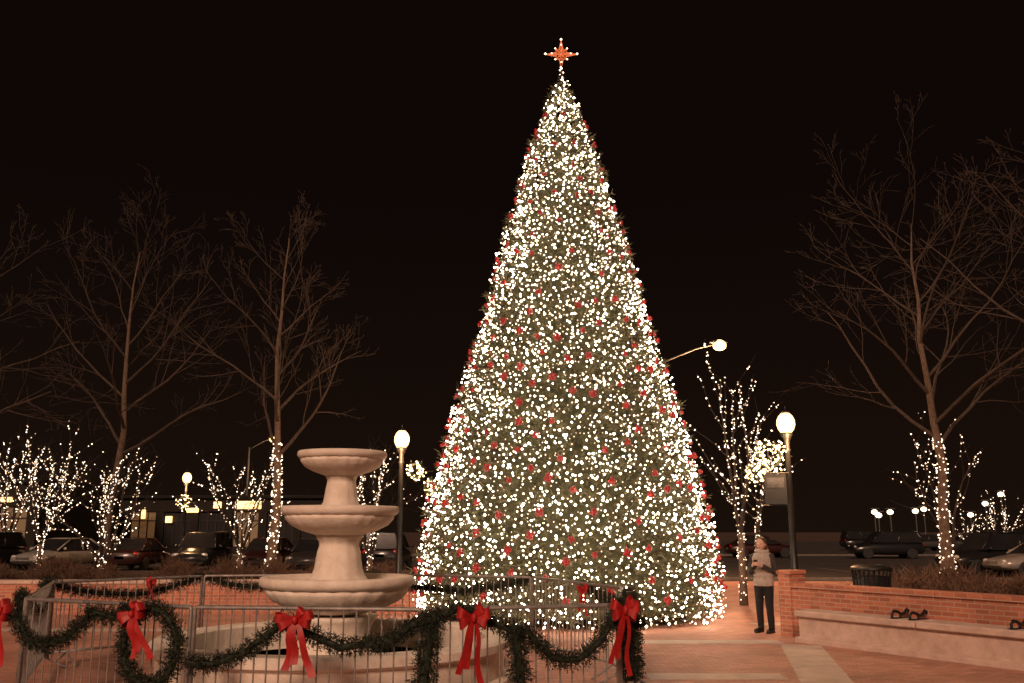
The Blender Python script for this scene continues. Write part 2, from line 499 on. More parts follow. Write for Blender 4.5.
lit_tree('small multi-stemmed tree densely wrapped in white lights near the street', (-19.2, 38, 0), 6.2, 1, 7, 780, .5, 3, .030)
lit_tree('small tree wrapped in white lights in the brick planter', (-11.4, 26, 0), 4.4, 2, 6, 660, .5, 3, .021)
lit_tree('small tree wrapped in white lights beside the parking lot', (-9.9, 34, 0), 5.0, 3, 5, 420, .42, 3, .026)
lit_tree('small tree wrapped in white lights behind the fountain', (-4.7, 31, 0), 4.5, 4, 5, 400, .42, 3, .024)
lit_tree('slender tree wrapped in white lights beside the street lamp', (5.65, 23, 0), 5.8, 5, 4, 500, .12, 2, .022, .07, (.01, 0), 1.7)
lit_tree('slender tree wrapped in white lights behind the lamp post', (6.45, 24.5, 0), 4.4, 6, 3, 280, .1, 2, .022, .06, (0, 0), 1.6)
lit_tree('small tree wrapped in white lights beside the tall tree', (12.9, 27.5, 0), 4.9, 8, 4, 240, .24, 2, .024)
lit_tree('distant small tree wrapped in white lights by the parking lot', (31.5, 60, 0), 4.2, 9, 6, 260, .7, 3, .036)
lit_tree('distant small tree wrapped in white lights by the street', (28.5, 58, 0), 3.2, 10, 5, 140, .6, 3, .034)
lit_tree('distant small tree wrapped in white lights across the street', (-25.5, 47, 0), 6.2, 12, 5, 320, .45, 3, .034)

# ------------------------------------------------------------ fountain
F = thing('fountain', 'three-tiered pale stone fountain standing dry inside metal barriers', 'fountain', (-2.15, 11.6, 0))
mb = MB()
mb.lathe([(2.12, 0), (2.12, .08), (2.05, .12), (2.05, .40), (2.14, .44), (2.14, .52), (2.10, .55), (1.86, .55), (1.83, .52), (1.83, .12), (0, .12)], 64)
obj('pool', mb, 'stone', F)
mb = MB(); mb.lathe([(0, .2), (1.82, .2)], 48); obj('water', mb, 'water', F)
mb = MB(); mb.lathe([(.62, .12), (.62, .26), (.54, .30), (.44, .36), (.40, .5), (.41, .62), (.46, .72), (.50, .78)], 40, flute=.02, nf=16)
obj('pedestal', mb, 'stone', F, smooth=True)
def bowl(rad, z0, zr, name, fl):
    h = zr-z0; m = MB()
    m.lathe([(rad*.36, z0), (rad*.42, z0+h*.04), (rad*.64, z0+h*.18), (rad*.82, z0+h*.36), (rad*.905, z0+h*.56), (rad*.925, z0+h*.68)], 96, flute=fl, nf=24)
    m.lathe([(rad*.925, z0+h*.68), (rad*.97, z0+h*.74), (rad, z0+h*.82), (rad, z0+h*.93), (rad*.98, zr), (rad*.90, zr), (rad*.86, zr-.05), (rad*.5, zr-h*.45), (.05, zr-h*.5), (0, zr-h*.5)], 64)
    return obj(name, m, 'stone', F, smooth=True)
bowl(.94, .80, 1.24, 'basin', .01)
bowl(.73, 1.73, 2.09, 'basin', .01)
bowl(.56, 2.47, 2.77, 'basin', .01)
mb = MB(); mb.lathe([(.36, .98), (.37, 1.1), (.37, 1.2), (.345, 1.23), (.32, 1.26), (.295, 1.34), (.28, 1.44), (.265, 1.54), (.245, 1.61), (.25, 1.66), (.28, 1.70), (.30, 1.76)], 48, flute=.015, nf=12)
obj('stem', mb, 'stone', F, smooth=True)
mb = MB(); mb.lathe([(.27, 1.88), (.27, 2.06), (.245, 2.10), (.22, 2.14), (.205, 2.22), (.195, 2.30), (.18, 2.38), (.18, 2.42), (.20, 2.46), (.22, 2.52)], 48, flute=.015, nf=12)
obj('stem', mb, 'stone', F, smooth=True)

# ------------------------------------------------------------ barriers
FV = [(-5.05, 9.8), (-2.95, 8.75), (-.8, 8.5), (1.02, 9.0), (1.35, 11.6), (.3, 14.2), (-2.2, 15.1), (-4.8, 14.6), (-6.25, 12.8)]
for i in range(len(FV)):
    a = Vector(FV[i]); b = Vector(FV[(i+1) % len(FV)]); d = b-a; L = d.length-.045; ang = math.atan2(d.y, d.x)
    B = thing('metal_barrier', 'grey metal picket crowd barrier around the fountain', 'barrier', (*(a+d.normalized()*.022), 0), ang, 'barriers around the fountain')
    mb = MB()
    mb.tube([(0, 0, .12), (0, 0, 1.08), (.006, 0, 1.094), (.02, 0, 1.1), (L-.02, 0, 1.1), (L-.006, 0, 1.094), (L, 0, 1.08), (L, 0, .12)], .02, 8)
    mb.tube([(0, 0, .18), (L, 0, .18)], .017, 8)
    obj('frame', mb, 'steel', B, smooth=True)
    mb = MB(); n = int(L/.115)
    for k in range(1, n): mb.tube([(L*k/n, 0, .18), (L*k/n, 0, 1.1)], .0075, 6, caps=False)
    obj('pickets', mb, 'steel', B, smooth=True)
    for xx in (.25, L-.25):
        mb = MB(); mb.tube([(xx, -.3, .012), (xx, -.22, .05), (xx, 0, .17), (xx, .22, .05), (xx, .3, .012)], .014, 6)
        obj('foot', mb, 'steel', B, smooth=True)

def fpos(t, z, off=.06):
    i = int(math.floor(t)) % len(FV); f = t-math.floor(t)
    a = Vector(FV[i]); b = Vector(FV[(i+1) % len(FV)]); d = (b-a).normalized(); n = Vector((d.y, -d.x))
    p = a.lerp(b, f)+n*off
    return Vector((p.x, p.y, z))

def garl(mb, pts, r, rad=.052, L=.065, dens=950):
    mb.tube(pts, rad*.6, 8)
    for a, b in zip(pts, pts[1:]):
        a = Vector(a); b = Vector(b); d = (b-a); ln = d.length
        if ln < 1e-6: continue
        for k in range(int(ln*dens)):
            p = a.lerp(b, r.random()); v = rvec(r)
            v = (v-d.normalized()*v.dot(d.normalized())*.6).normalized()
            spray(mb, p+v*rad*r.uniform(.4, .9), v+d.normalized()*.4, L*r.uniform(.5, 1.3), r, 4, .005, spread=.7)

r = random.Random(42)
def swag(t0, t1, z0, z1, sag, label, n=14):
    pts = []
    for i in range(n+1):
        s_ = i/n; t = t0+(t1-t0)*s_
        z = z0+(z1-z0)*s_-sag*(1-(2*s_-1)**2)+r.uniform(-.018, .018)
        pts.append(fpos(t, z, .07+r.uniform(-.01, .02)))
    c = pts[0]; mb = MB(); garl(mb, [p-c for p in pts], r)
    return tag(obj('garland', mb, 'garland', None, tuple(c)), label, 'garland', 'evergreen garlands on the barriers')
gl = 'evergreen garland swag draped along the metal barrier'
swag(-.12, .46, 1.14, 1.02, .40, gl)
swag(.46, .68, 1.02, 1.06, .06, gl, 5)
swag(1.00, 1.42, .62, 1.02, .14, gl)
swag(1.42, 1.98, 1.02, .98, .22, gl)
swag(2.5, 2.98, .9, 1.08, .36, gl)
swag(3.0, 3.6, 1.1, 1.1, .2, gl)
swag(3.6, 4.4, 1.1, 1.08, .2, gl)
swag(-1.0, -.14, 1.1, 1.1, .25, gl)
swag(-2.0, -1.0, 1.1, 1.1, .22, gl)
swag(-3.0, -2.0, 1.1, 1.1, .22, gl)
swag(-4.0, -3.0, 1.1, 1.1, .22, gl)
def wreath(t, z, rx, rz_, label):
    c = fpos(t, z, .09); i = int(t) % len(FV)
    a = Vector(FV[i]); b = Vector(FV[(i+1) % len(FV)]); ang = math.atan2(b.y-a.y, b.x-a.x)
    n = 22; pts = [(rx*math.cos(2*math.pi*k/n), 0, rz_*math.sin(2*math.pi*k/n)) for k in range(n+1)]
    mb = MB(); garl(mb, pts, r, .055, .07)
    return tag(obj('wreath', mb, 'garland', None, tuple(c), ang), label, 'wreath', 'evergreen wreaths on the barriers')
wreath(.82, .74, .34, .34, 'round evergreen wreath hung on the metal barrier')
def drop(t, z0, z1, label, dx=0, off=.08):
    pts = [fpos(t+dx*i/8, z0+(z1-z0)*i/8, off) for i in range(9)]
    c = pts[0]; mb = MB(); garl(mb, [p-c for p in pts], r, .07, .085, 1000)
    tag(obj('garland', mb, 'garland', None, tuple(c)), label, 'garland', 'evergreen garlands on the barriers')
dl = 'thick evergreen garland hanging down the metal barrier'
drop(2.04, 1.08, .30, dl, -.05); drop(2.44, .95, .35, dl, .04); drop(2.99, 1.18, .45, dl, .05, .1); drop(3.03, 1.22, .40, dl, .03, .1)
swag(1.98, 2.2, 1.0, 1.12, .0, gl, 6); swag(2.2, 2.5, 1.1, .85, .02, gl, 6)

def ribbon(mb, pts, widths, wd):
    vs = []; wd = Vector(wd).normalized()
    for p, w in zip(pts, widths):
        p = Vector(p); vs += [p-wd*w/2, p+wd*w/2]
    mb.add(vs, [(2*i, 2*i+1, 2*i+3, 2*i+2) for i in range(len(pts)-1)])
def bowmesh(r):
    loops = MB(); tails = MB(); knot = MB()
    for (ang, ln) in ((.2, .19), (2.95, .2), (-.3, .16), (3.45, .17), (.75, .13)):
        ca, sa = math.cos(ang), math.sin(ang)
        pts = []; w = []
        for k in range(13):
            t = k/12; s_ = math.sin(math.pi*t); x = ln*s_**.8; y = -.02-.065*math.sin(2*math.pi*t)*.9-.02*s_
            pts.append((x*ca, y, x*sa)); w.append(.03+.06*s_)
        ribbon(loops, pts, w, (-sa, 0, ca))
    for sx, ln in ((-1, .40), (1, .48), (-.35, .36)):
        pts = []; w = []
        for k in range(9):
            t = k/8; pts.append((sx*(.02+.11*t+.015*math.sin(t*7)), -.03-.03*math.sin(t*6), -.02-ln*t)); w.append(.05+.03*t)
        ribbon(tails, pts, w, (1, .25, .15*sx))
    knot.ball((0, -.05, 0), .035, 10, 8, sc=(1, .8, 1.1))
    return loops, tails, knot
bow0 = thing('red_bow', 'large red ribbon bow tied to the metal barrier', 'bow', (0, 0, 0), 0, 'red bows on the barriers')
l_, t_, k_ = bowmesh(r)
obj('loop', l_, 'bow', bow0, smooth=True); obj('tail', t_, 'bow', bow0, smooth=True); obj('knot', k_, 'bow', bow0, smooth=True)
def putbow(t, z, scale=1, off=.16, tilt=0, first=False, ang=None):
    p = fpos(t, z, off); i = int(math.floor(t)) % len(FV)
    a = Vector(FV[i]); b = Vector(FV[(i+1) % len(FV)])
    if ang is None: ang = math.atan2(b.y-a.y, b.x-a.x)
    sc = scale if isinstance(scale, tuple) else (scale,)*3
    e = bow0 if first else copy_thing(bow0, p, ang)
    e.location = p; e.rotation_euler = (0, tilt, ang); e.scale = sc
putbow(.79, 1.04, (.78, 1, .9), .22, -.35, True)
putbow(1.49, 1.02, (.9, 1, 1.0), .19, -.1)
putbow(2.22, 1.04, (.78, 1, 1.15), .19, .05)
putbow(2.97, 1.08, (.72, 1, 1.15), .25, .1, ang=.25)
putbow(-.05, .98, (.75, 1, 1.1), .2, .1, ang=-.5)
putbow(7.4, 1.05, (.4, .6, .7), -.12, 0)
putbow(4.3, 1.05, (.4, .6, .7), -.12, 0, ang=0)

# ------------------------------------------------------------ walls and bench
def wall(label, p0, ang, L, h, th=.34, pillar=True):
    Wl = thing('brick_wall', label, 'wall', (*p0, 0), ang)
    mb = MB(); mb.box((L/2, 0, (h-.08)/2), (L, th, h-.08)); obj('brickwork', mb, 'brick', Wl)
    mb = MB(); n = int(L/1.2)
    for i in range(n): mb.box(((i+.5)*L/n, 0, h-.04), (L/n-.008, th+.07, .08), bev=.012)
    obj('coping', mb, 'brick' if pillar else 'conc', Wl)
    if pillar:
        mb = MB(); mb.box((-.13, 0, .52), (.255, .40, 1.04)); obj('pillar', mb, 'brick', Wl)
        mb = MB(); mb.box((-.13, 0, 1.075), (.31, .45, .07), bev=.015); obj('pillar_cap', mb, 'brick', Wl)
    return Wl
WA = math.atan2(-3.4, 2.15)
wall('low red brick planter wall with pillar beside stone bench', (4.98, 16.4), WA, 9.5, .90)
Bn = thing('stone_bench', 'long pale stone bench built along the brick wall', 'bench', (4.98, 16.4, 0), WA)
mb = MB()
for i in range(4): mb.box((.5+1.1+i*2.22, -.45, .455), (2.2, .54, .10), bev=.015)
obj('seat', mb, 'conc', Bn)
mb = MB(); mb.box((.5+4.43, -.43, .20), (8.8, .44, .41), bev=.01); mb.box((.5+4.43, -.47, .045), (8.84, .56, .09), bev=.01)
obj('plinth', mb, 'conc', Bn)
def armrest(x):
    mb = MB()
    mb.tube([(x, -.64, .505), (x, -.65, .57), (x, -.60, .615), (x, -.50, .60), (x, -.42, .56), (x, -.34, .58), (x, -.28, .63), (x, -.24, .61), (x, -.25, .57)], [.018, .02, .022, .024, .024, .022, .02, .018, .014], 8)
    mb.tube([(x, -.45, .505), (x, -.45, .57)], .018, 8); mb.box((x, -.45, .511), (.06, .42, .012))
    obj('armrest', mb, 'iron', Bn, smooth=True)
for x in (2.3, 2.6, 4.1): armrest(x)
wall('low red brick planter wall with pale stone coping at plaza edge', (-19, 20.6), 0.02, 17, .72, .34, False)
mb = MB(); mb.box((-10.6, 26, .24), (16.8, 10.4, .48)); structure(obj('planter_soil', mb, 'soil'), 'raised bed of dark mulch behind brick wall', 'soil')
mb = MB(); mb.add([(7, 14.5, .011), (13.5, 11, .011), (16, 24, .011), (8.5, 24, .011)], [(0, 1, 2, 3)]); structure(obj('mulch_bed', mb, 'soil'), 'dark mulch bed behind the brick wall', 'soil')

def shrubmesh(seed):
    r = random.Random(seed); mb = MB()
    for i in range(420):
        a = r.uniform(0, 6.28); e = r.uniform(.25, 1.5); L = r.uniform(.25, .62)
        d = Vector((math.cos(a)*math.cos(e), math.sin(a)*math.cos(e), math.sin(e)))
        q = Vector((r.uniform(-.25, .25), r.uniform(-.25, .25), 0))
        spray(mb, q+d*L*.3, d, L, r, 5, .01, spread=.45)
    return mb
sh = [tag(obj('shrub', shrubmesh(i), 'shrub'), 'twiggy brown winter shrub in the planting bed', 'shrub', 'brown winter shrubs in the beds') for i in range(3)]
spots = []
r = random.Random(8)
for i in range(22): spots.append((-18+i*.78+r.uniform(-.2, .2), 21.6+r.uniform(0, 1.0), .45, r.uniform(.5, .8)))
for i in range(15): spots.append((-17.5+i*1.1, 24+r.uniform(0, 4), .45, r.uniform(.6, 1.0)))
for i in range(44):
    t = r.random(); x = 7.8+t*7+r.uniform(-.3, .3)
    spots.append((x, 20.5+r.uniform(0, 3.0), 0, r.uniform(.9, 1.3)*(.8 if abs(x-8.3) < .9 else 1)))
for i, (x, y, z, s_) in enumerate(spots):
    o = sh[i] if i < 3 else sh[i % 3].copy()
    if i >= 3: COL.objects.link(o)
    o.location = (x, y, z); o.scale = (s_, s_, s_*r.uniform(.8, 1.1)); o.rotation_euler = (0, 0, r.uniform(0, 6.28))

# trash can
C = thing('trash_can', 'dark slatted round litter bin with wide rim behind brick wall', 'trash can', (7.35, 19.2, 0))
mb = MB(); mb.lathe([(.30, .03), (.31, .06), (.36, .85), (.36, .88), (.0, .88)], 24); obj('bin_body', mb, 'iron', C)
mb = MB()
for k in range(24):
    t = k*math.pi/12; mb.tube([(.31*math.cos(t), .31*math.sin(t), .04), (.36*math.cos(t), .36*math.sin(t), .8), (.39*math.cos(t), .39*math.sin(t), 1.0)], .014, 5)
obj('slats', mb, 'iron', C)
mb = MB(); mb.lathe([(.41, 1.0), (.42, 1.03), (.39, 1.06), (.28, 1.1), (.2, 1.11), (.18, 1.08)], 28); obj('rim', mb, 'iron', C, smooth=True)

# ------------------------------------------------------------ street lamps
def plight(parent, loc, e, col=(1, .5, .22), rad=.15):
    ld = bpy.data.lights.new('glow', 'POINT'); ld.energy = e; ld.color = col; ld.shadow_soft_size = rad
    lo = bpy.data.objects.new('light_source', ld); COL.objects.link(lo); lo.parent = parent; lo.location = loc
    return lo
SL = thing('street_lamp', 'black ornamental post lamp with glowing acorn globe', 'street lamp', (-2.9, 24, 0), 0, 'ornamental plaza lamps')
mb = MB()
mb.lathe([(.24, 0), (.24, .12), (.19, .16), (.17, .45), (.12, .55), (.10, .62), (.13, .66), (.085, .72), (.075, 1.6), (.06, 3.5), (.085, 3.54), (.06, 3.58), (.06, 3.74), (.09, 3.80), (.13, 3.88), (.14, 3.92)], 20)
obj('post', mb, 'iron', SL, smooth=True)
mb = MB(); mb.lathe([(.11, 3.92), (.17, 4.0), (.20, 4.10), (.195, 4.2), (.15, 4.3), (.09, 4.36)], 20); obj('lamp_globe', mb, 'lamp', SL, smooth=True)
mb = MB(); mb.lathe([(.10, 4.36), (.11, 4.38), (.07, 4.42), (.02, 4.44), (.025, 4.48), (.0, 4.54)], 16); obj('lamp_cap', mb, 'iron', SL, smooth=True)
plight(SL, (0, -.5, 3.65), 320)
copy_thing(SL, (6.12, 20.3, 0), 0, 'black ornamental post lamp with glowing globe beside the banner')
copy_thing(SL, (-14.85, 42, 0), 0)
def lit_wreath(loc, R_, n, label, seed=1):
    r = random.Random(seed)
    W_ = thing('lit_wreath', label, 'light decoration', loc, 0, 'lit decorations on the lamp posts')
    mb = MB(); k_ = 20
    garl(mb, [(R_*.75*math.cos(2*math.pi*k/k_), 0, R_*.75*math.sin(2*math.pi*k/k_)) for k in range(k_+1)], r, .05, .1, 120); obj('wreath_greenery', mb, 'garland', W_)
    mb = MB()
    for i in range(n):
        a = r.uniform(0, 6.28); q = R_*r.uniform(.3, 1.15)
        mb.octa((q*math.cos(a), r.uniform(-.12, -.04), q*math.sin(a)), .025, 0 if r.random() < .55 else 1)
    o = obj('wreath_lights', mb, ['gold', 'gold2'], W_); o['kind'] = 'stuff'
    mb = MB(); mb.tube([(0, .05, -R_-.05), (0, .05, R_+.05)], .012, 6); mb.tube([(0, .05, 0), (R_+.2, .05, 0)], .012, 6); obj('bracket', mb, 'iron', W_)
lw = 'round wreath of warm lights bracketed to the lamp post'
lit_wreath((5.68, 20.25, 3.4), .34, 100, lw, 1)
lit_wreath((5.35, 20.25, 3.02), .2, 42, lw, 7)
lit_wreath((-2.5, 23.9, 3.3), .24, 46, lw, 2)
lit_wreath((-2.1, 23.9, 2.9), .22, 40, lw, 5)
lit_wreath((-14.85, 41.8, 3.0), .34, 44, lw, 3)
Bq = thing('banner', 'hanging dark fabric banner bracketed to the lamp post', 'banner', (6.12, 20.2, 0))
mb = MB(); mb.box((-.34, 0, 2.68), (.48, .012, .66)); obj('banner_cloth', mb, 'banner', Bq)
mb = MB(); mb.box((-.34, -.009, 2.82), (.38, .004, .22)); obj('banner_panel', mb, 'bannerc', Bq)
for zz in (3.03, 2.33):
    mb = MB(); mb.tube([(.0, .05, zz), (-.62, 0, zz)], .014, 6); obj('bracket', mb, 'iron', Bq)

def cobra(label, loc, H, arm, power):
    S = thing('street_light', label, 'street light', loc, 0, 'tall roadside street lights')
    mb = MB(); mb.tube([(0, 0, 0), (0, 0, .4), (0, 0, H-.7)], [.13, .1, .06], 12)
    mb.tube([(0, 0, H-.9), (arm*.3, 0, H-.62), (arm*.7, 0, H-.25), (arm, 0, H-.08)], .03, 8); obj('pole', mb, 'pole', S, smooth=True)
    mb = MB(); mb.ball((arm+.2, 0, H+.02), .3, 12, 8, sc=(1.25, .55, .25)); obj('lamp_head', mb, 'pole', S, smooth=True)
    mb = MB(); mb.ball((arm+.24, 0, H-.10), .27, 14, 10, sc=(1.0, .9, .8)); obj('lamp_lens', mb, 'lamp2', S, smooth=True)
    if power: plight(S, (arm+.22, -.02, H-1.3), power, (1, .5, .25), .2)
    return S
cobra('tall roadside street light glowing orange on a curved arm', (5.6, 35, 0), 9.0, 2.3, 3200)
cobra('tall roadside street light far along the street', (-21, 73, 0), 9.0, 1.6, 400)
for i, (x, y, h) in enumerate(((37.2, 95, 3.6), (38.8, 95, 3.6), (41.4, 95, 3.7), (53, 100, 5.6), (35.6, 90, 3.2), (49.5, 100, 3.4), (44.5, 100, 4.0), (51.2, 100, 4.6))):
    S = thing('parking_lot_light', 'distant parking lot lamp on a short pole', 'parking lot light', (x, y, 0), 0, 'distant parking lot lamps')
    mb = MB(); mb.tube([(0, 0, 0), (0, 0, h-.1)], .06, 8); obj('pole', mb, 'pole', S)
    mb = MB(); mb.box((0, 0, h+.36), (.9, .5, .08), bev=.02); obj('lamp_hood', mb, 'pole', S)
    mb = MB(); mb.ball((0, 0, h), .27, 12, 8, sc=(1.2, 1, .9)); obj('lamp_bulb', mb, 'dist', S, smooth=True)

# ------------------------------------------------------------ cars
CARC = {'white': pmat('car_paint_white', (.26, .24, .22), None, .3, coat=.5, bump=0), 'dark': pmat('car_paint_black', (.012, .012, .013), None, .3, coat=.3, bump=0),
        'silver': pmat('car_paint_silver', (.06, .057, .054), None, .35, .3, coat=.3, bump=0), 'maroon': pmat('car_paint_maroon', (.03, .008, .008), None, .35, coat=.3, bump=0)}
for k, v in CARC.items(): M['car_'+k] = v
def section(x, hw, z0, z1, n=16, p=3.2):
    vs = []
    for k in range(n):
        t = 2*math.pi*(k+.5)/n; c, s_ = math.cos(t), math.sin(t)
        vs.append((x, hw*math.copysign(abs(c)**(2/p), c), (z0+z1)/2+(z1-z0)/2*math.copysign(abs(s_)**(2/p), s_)))
    return vs
def loft(mb, secs, mi=0):
    n = len(secs[0]); vs = [v for s_ in secs for v in s_]; fs = []
    for i in range(len(secs)-1):
        for k in range(n):
            k2 = (k+1) % n; fs.append((i*n+k, i*n+k2, (i+1)*n+k2, (i+1)*n+k))
    fs.append(tuple(range(n-1, -1, -1))); fs.append(tuple((len(secs)-1)*n+k for k in range(n)))
    mb.add(vs, fs, mi)
def car(paint, suv, label):
    H = 1.72 if suv else 1.45; belt = 1.05 if suv else .93
    e = thing('parked_car', label, 'car', (0, 0, 0), 0, 'cars parked along the street')
    mb = MB()
    loft(mb, [section(-2.25, .72, .38, belt-.12), section(-2.15, .84, .30, belt-.03), section(-1.4, .90, .24, belt+.02), section(0, .91, .22, belt+.02),
              section(1.0, .90, .24, belt), section(1.6, .87, .26, belt-.10), section(2.05, .82, .32, belt-.20), section(2.22, .68, .38, belt-.30)])
    xb, xf = (-2.0, .55) if suv else (-1.05, .3)
    loft(mb, [section(xb, .60, H-.07, H-.01, p=2.6), section(xb+.3, .66, H-.08, H+.01, p=2.6), section(xf-.3, .66, H-.08, H+.01, p=2.6), section(xf, .60, H-.09, H-.03, p=2.6)])
    bx, fx = (-2.12 if suv else -1.75), 1.1
    for sy in (-1, 1):
        for (x0, x1) in ((bx, xb+.1), ((bx+fx)/2-.1, (xb+xf)/2-.05), (fx, xf-.1)):
            mb.tube([(x0, sy*.80, belt-.02), (x1, sy*.63, H-.05)], .04, 6)
    obj('body', mb, 'car_'+paint, e, smooth=True)
    mb = MB()
    mb.add([(bx, -.79, belt-.03), (fx, -.79, belt-.03), (fx, .79, belt-.03), (bx, .79, belt-.03), (xb, -.61, H-.05), (xf, -.61, H-.05), (xf, .61, H-.05), (xb, .61, H-.05)],
           [(0, 1, 5, 4), (1, 2, 6, 5), (2, 3, 7, 6), (3, 0, 4, 7)])
    obj('window', mb, 'glass', e)
    for wx in (-1.38, 1.38):
        for sy in (-1, 1):
            w = bpy.data.objects.new('wheel', None); COL.objects.link(w); w.parent = e; w.location = (wx, sy*.80, .33); w.rotation_euler = (math.pi/2, 0, 0)
            mb = MB(); mb.lathe([(.20, -.1), (.29, -.11), (.33, -.07), (.335, 0), (.33, .07), (.29, .11), (.20, .1)], 24); obj('tyre', mb, 'rubber', w, smooth=True)
            mb = MB(); mb.lathe([(0, -.095), (.06, -.10), (.08, -.08), (.19, -.08), (.21, -.1), (.21, .1), (.19, .08), (.08, .08), (.06, .10), (0, .095)], 20); obj('rim', mb, 'chrome', w)
    for sy in (-1, 1):
        mb = MB(); mb.ball((2.1, sy*.6, belt-.30), .15, 10, 6, sc=(.5, 1.1, .6)); obj('headlight', mb, 'hl', e, smooth=True)
        mb = MB(); mb.ball((-2.17, sy*.64, belt-.18), .13, 10, 6, sc=(.5, 1, .9)); obj('tail_light', mb, 'tl', e, smooth=True)
        mb = MB(); mb.ball((.85, sy*.98, belt+.05), .09, 8, 6, sc=(.6, 1, .8)); obj('mirror', mb, 'car_'+paint, e, smooth=True)
    mb = MB(); mb.box((2.19, 0, belt-.36), (.06, .8, .14), bev=.02); mb.box((2.2, 0, .42), (.08, 1.2, .1), bev=.02); obj('grille', mb, 'rubber', e)
    mb = MB(); mb.box((-2.24, 0, belt-.32), (.02, .4, .13)); obj('number_plate', mb, 'plate', e)
    return e
w_ = car('white', False, 'pale sedan parked facing the plaza'); w_.location = (-20.7, 43, 0); w_.rotation_euler = (0, 0, -1.9)
d_ = car('dark', True, 'dark sport utility vehicle parked by the street'); d_.location = (-13.9, 42, 0); d_.rotation_euler = (0, 0, -1.5)
s_ = car('silver', False, 'silver sedan parked by the street'); s_.location = (-8.6, 41, 0); s_.rotation_euler = (0, 0, -1.6)
m_ = car('maroon', False, 'maroon sedan parked by the street'); m_.location = (-17.2, 43, 0); m_.rotation_euler = (0, 0, 1.6)
def cc(e, x, y, a): copy_thing(e, (x, y, 0), a)
cc(d_, 19.6, 38, 3.3); cc(w_, 20.6, 36.0, 3.2); cc(d_, -24.5, 43, -1.7); cc(d_, -5.6, 42, 1.55); cc(m_, -11.2, 43, -1.55)
cc(s_, 36, 82, 3.1); cc(d_, 32, 84, 0); cc(s_, 42, 86, 3.1); cc(m_, 16.5, 62, 0.05); cc(d_, 47, 84, 0); cc(s_, -1.8, 43, 1.6); cc(d_, 24, 60, 3.1)

# ------------------------------------------------------------ buildings
def building(label, x0, x1, y, dep, H, nwin, lit, signs=()):
    B = thing('shop_building', label, 'building', ((x0+x1)/2, y, 0)); W = x1-x0; n = nwin; bay = W/n
    mb = MB(); mb.box((0, dep/2+.3, H/2), (W, dep, H))
    for i in range(n+1): mb.box((-W/2+i*bay, .14, 1.6), (.6, .3, 3.2))
    mb.box((0, .14, (H+3.2)/2), (W+.6, .32, H-3.2)); mb.box((0, .13, .25), (W, .28, .5))
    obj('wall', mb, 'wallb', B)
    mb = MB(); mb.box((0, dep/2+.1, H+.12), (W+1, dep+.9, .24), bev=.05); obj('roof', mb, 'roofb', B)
    for i in range(n):
        xc = -W/2+(i+.5)*bay
        wn = bpy.data.objects.new('window', None); COL.objects.link(wn); wn.parent = B; wn.location = (xc, .24, 0)
        mb = MB(); mb.box((0, 0, 1.85), (bay-.7, .04, 2.6)); obj('pane', mb, 'shop' if i in lit else 'shopglass', wn)
        mb = MB()
        for q in (-1, -.33, .33, 1): mb.box((q*(bay-.75)/2, -.05, 1.85), (.08, .06, 2.62))
        mb.box((0, -.052, 2.5), (bay-.7, .06, .08)); obj('frame', mb, 'iron', wn)
    for (sx, sz, sw, sh_) in signs:
        mb = MB(); mb.box((sx, -.12, sz), (sw, .16, sh_), bev=.03); obj('sign', mb, 'sign', B)
    return B
building('low dark shop building with lit signs across parking lot', -46, -14, 72, 12, 4.2, 12, (6, 9), ((9.5, 3.7, 2.0, .6), (7.1, 3.7, .6, .5), (3.4, 2.6, .5, .5), (1.4, 3.0, .3, .7), (5.2, 3.3, .9, .35)))
building('dark low commercial building beside the street', -52, -29, 56, 12, 4.6, 7, (6,), ((9.8, 3.6, .9, .3),))

# ------------------------------------------------------------ person
def remeshed(name, mb, mat, parent, vox=.011, sm=2):
    o = obj(name, mb, mat, parent)
    md = o.modifiers.new('r', 'REMESH'); md.mode = 'VOXEL'; md.voxel_size = vox
    m2 = o.modifiers.new('s', 'SMOOTH'); m2.iterations = sm; m2.factor = .5
    bpy.context.view_layer.update()
    dg = bpy.context.evaluated_depsgraph_get()
    me = bpy.data.meshes.new_from_object(o.evaluated_get(dg))
    o.modifiers.clear(); o.data = me
    me.polygons.foreach_set('use_smooth', [True]*len(me.polygons))
    return o
def limb(mb, pts, rad, n=12):
    mb.tube(pts, rad, n)
    for p, q in zip(pts, rad): mb.ball(p, q*.995, 12, 8)
P = thing('person', 'person in pale vest and black trousers looking at a phone', 'person', (4.55, 17.0, 0), math.radians(-38))
mb = MB()
mb.lathe([(.0, .80), (.14, .82), (.165, .90), (.15, 1.0), (.135, 1.08), (.155, 1.2), (.175, 1.30), (.14, 1.38), (.06, 1.42), (0, 1.43)], 20, sy=.66)
limb(mb, [(0, 0, 1.38), (0, -.01, 1.46)], [.052, .05])
hc = (0, -.035, 1.545)
mb.ball(hc, .1, 18, 14, sc=(.78, .95, 1.12)); mb.ball((0, -.065, 1.49), .055, 12, 10, sc=(.95, .9, .9))
mb.tube([(0, -.128, 1.555), (0, -.150, 1.522), (0, -.13, 1.515)], [.008, .015, .01], 8)
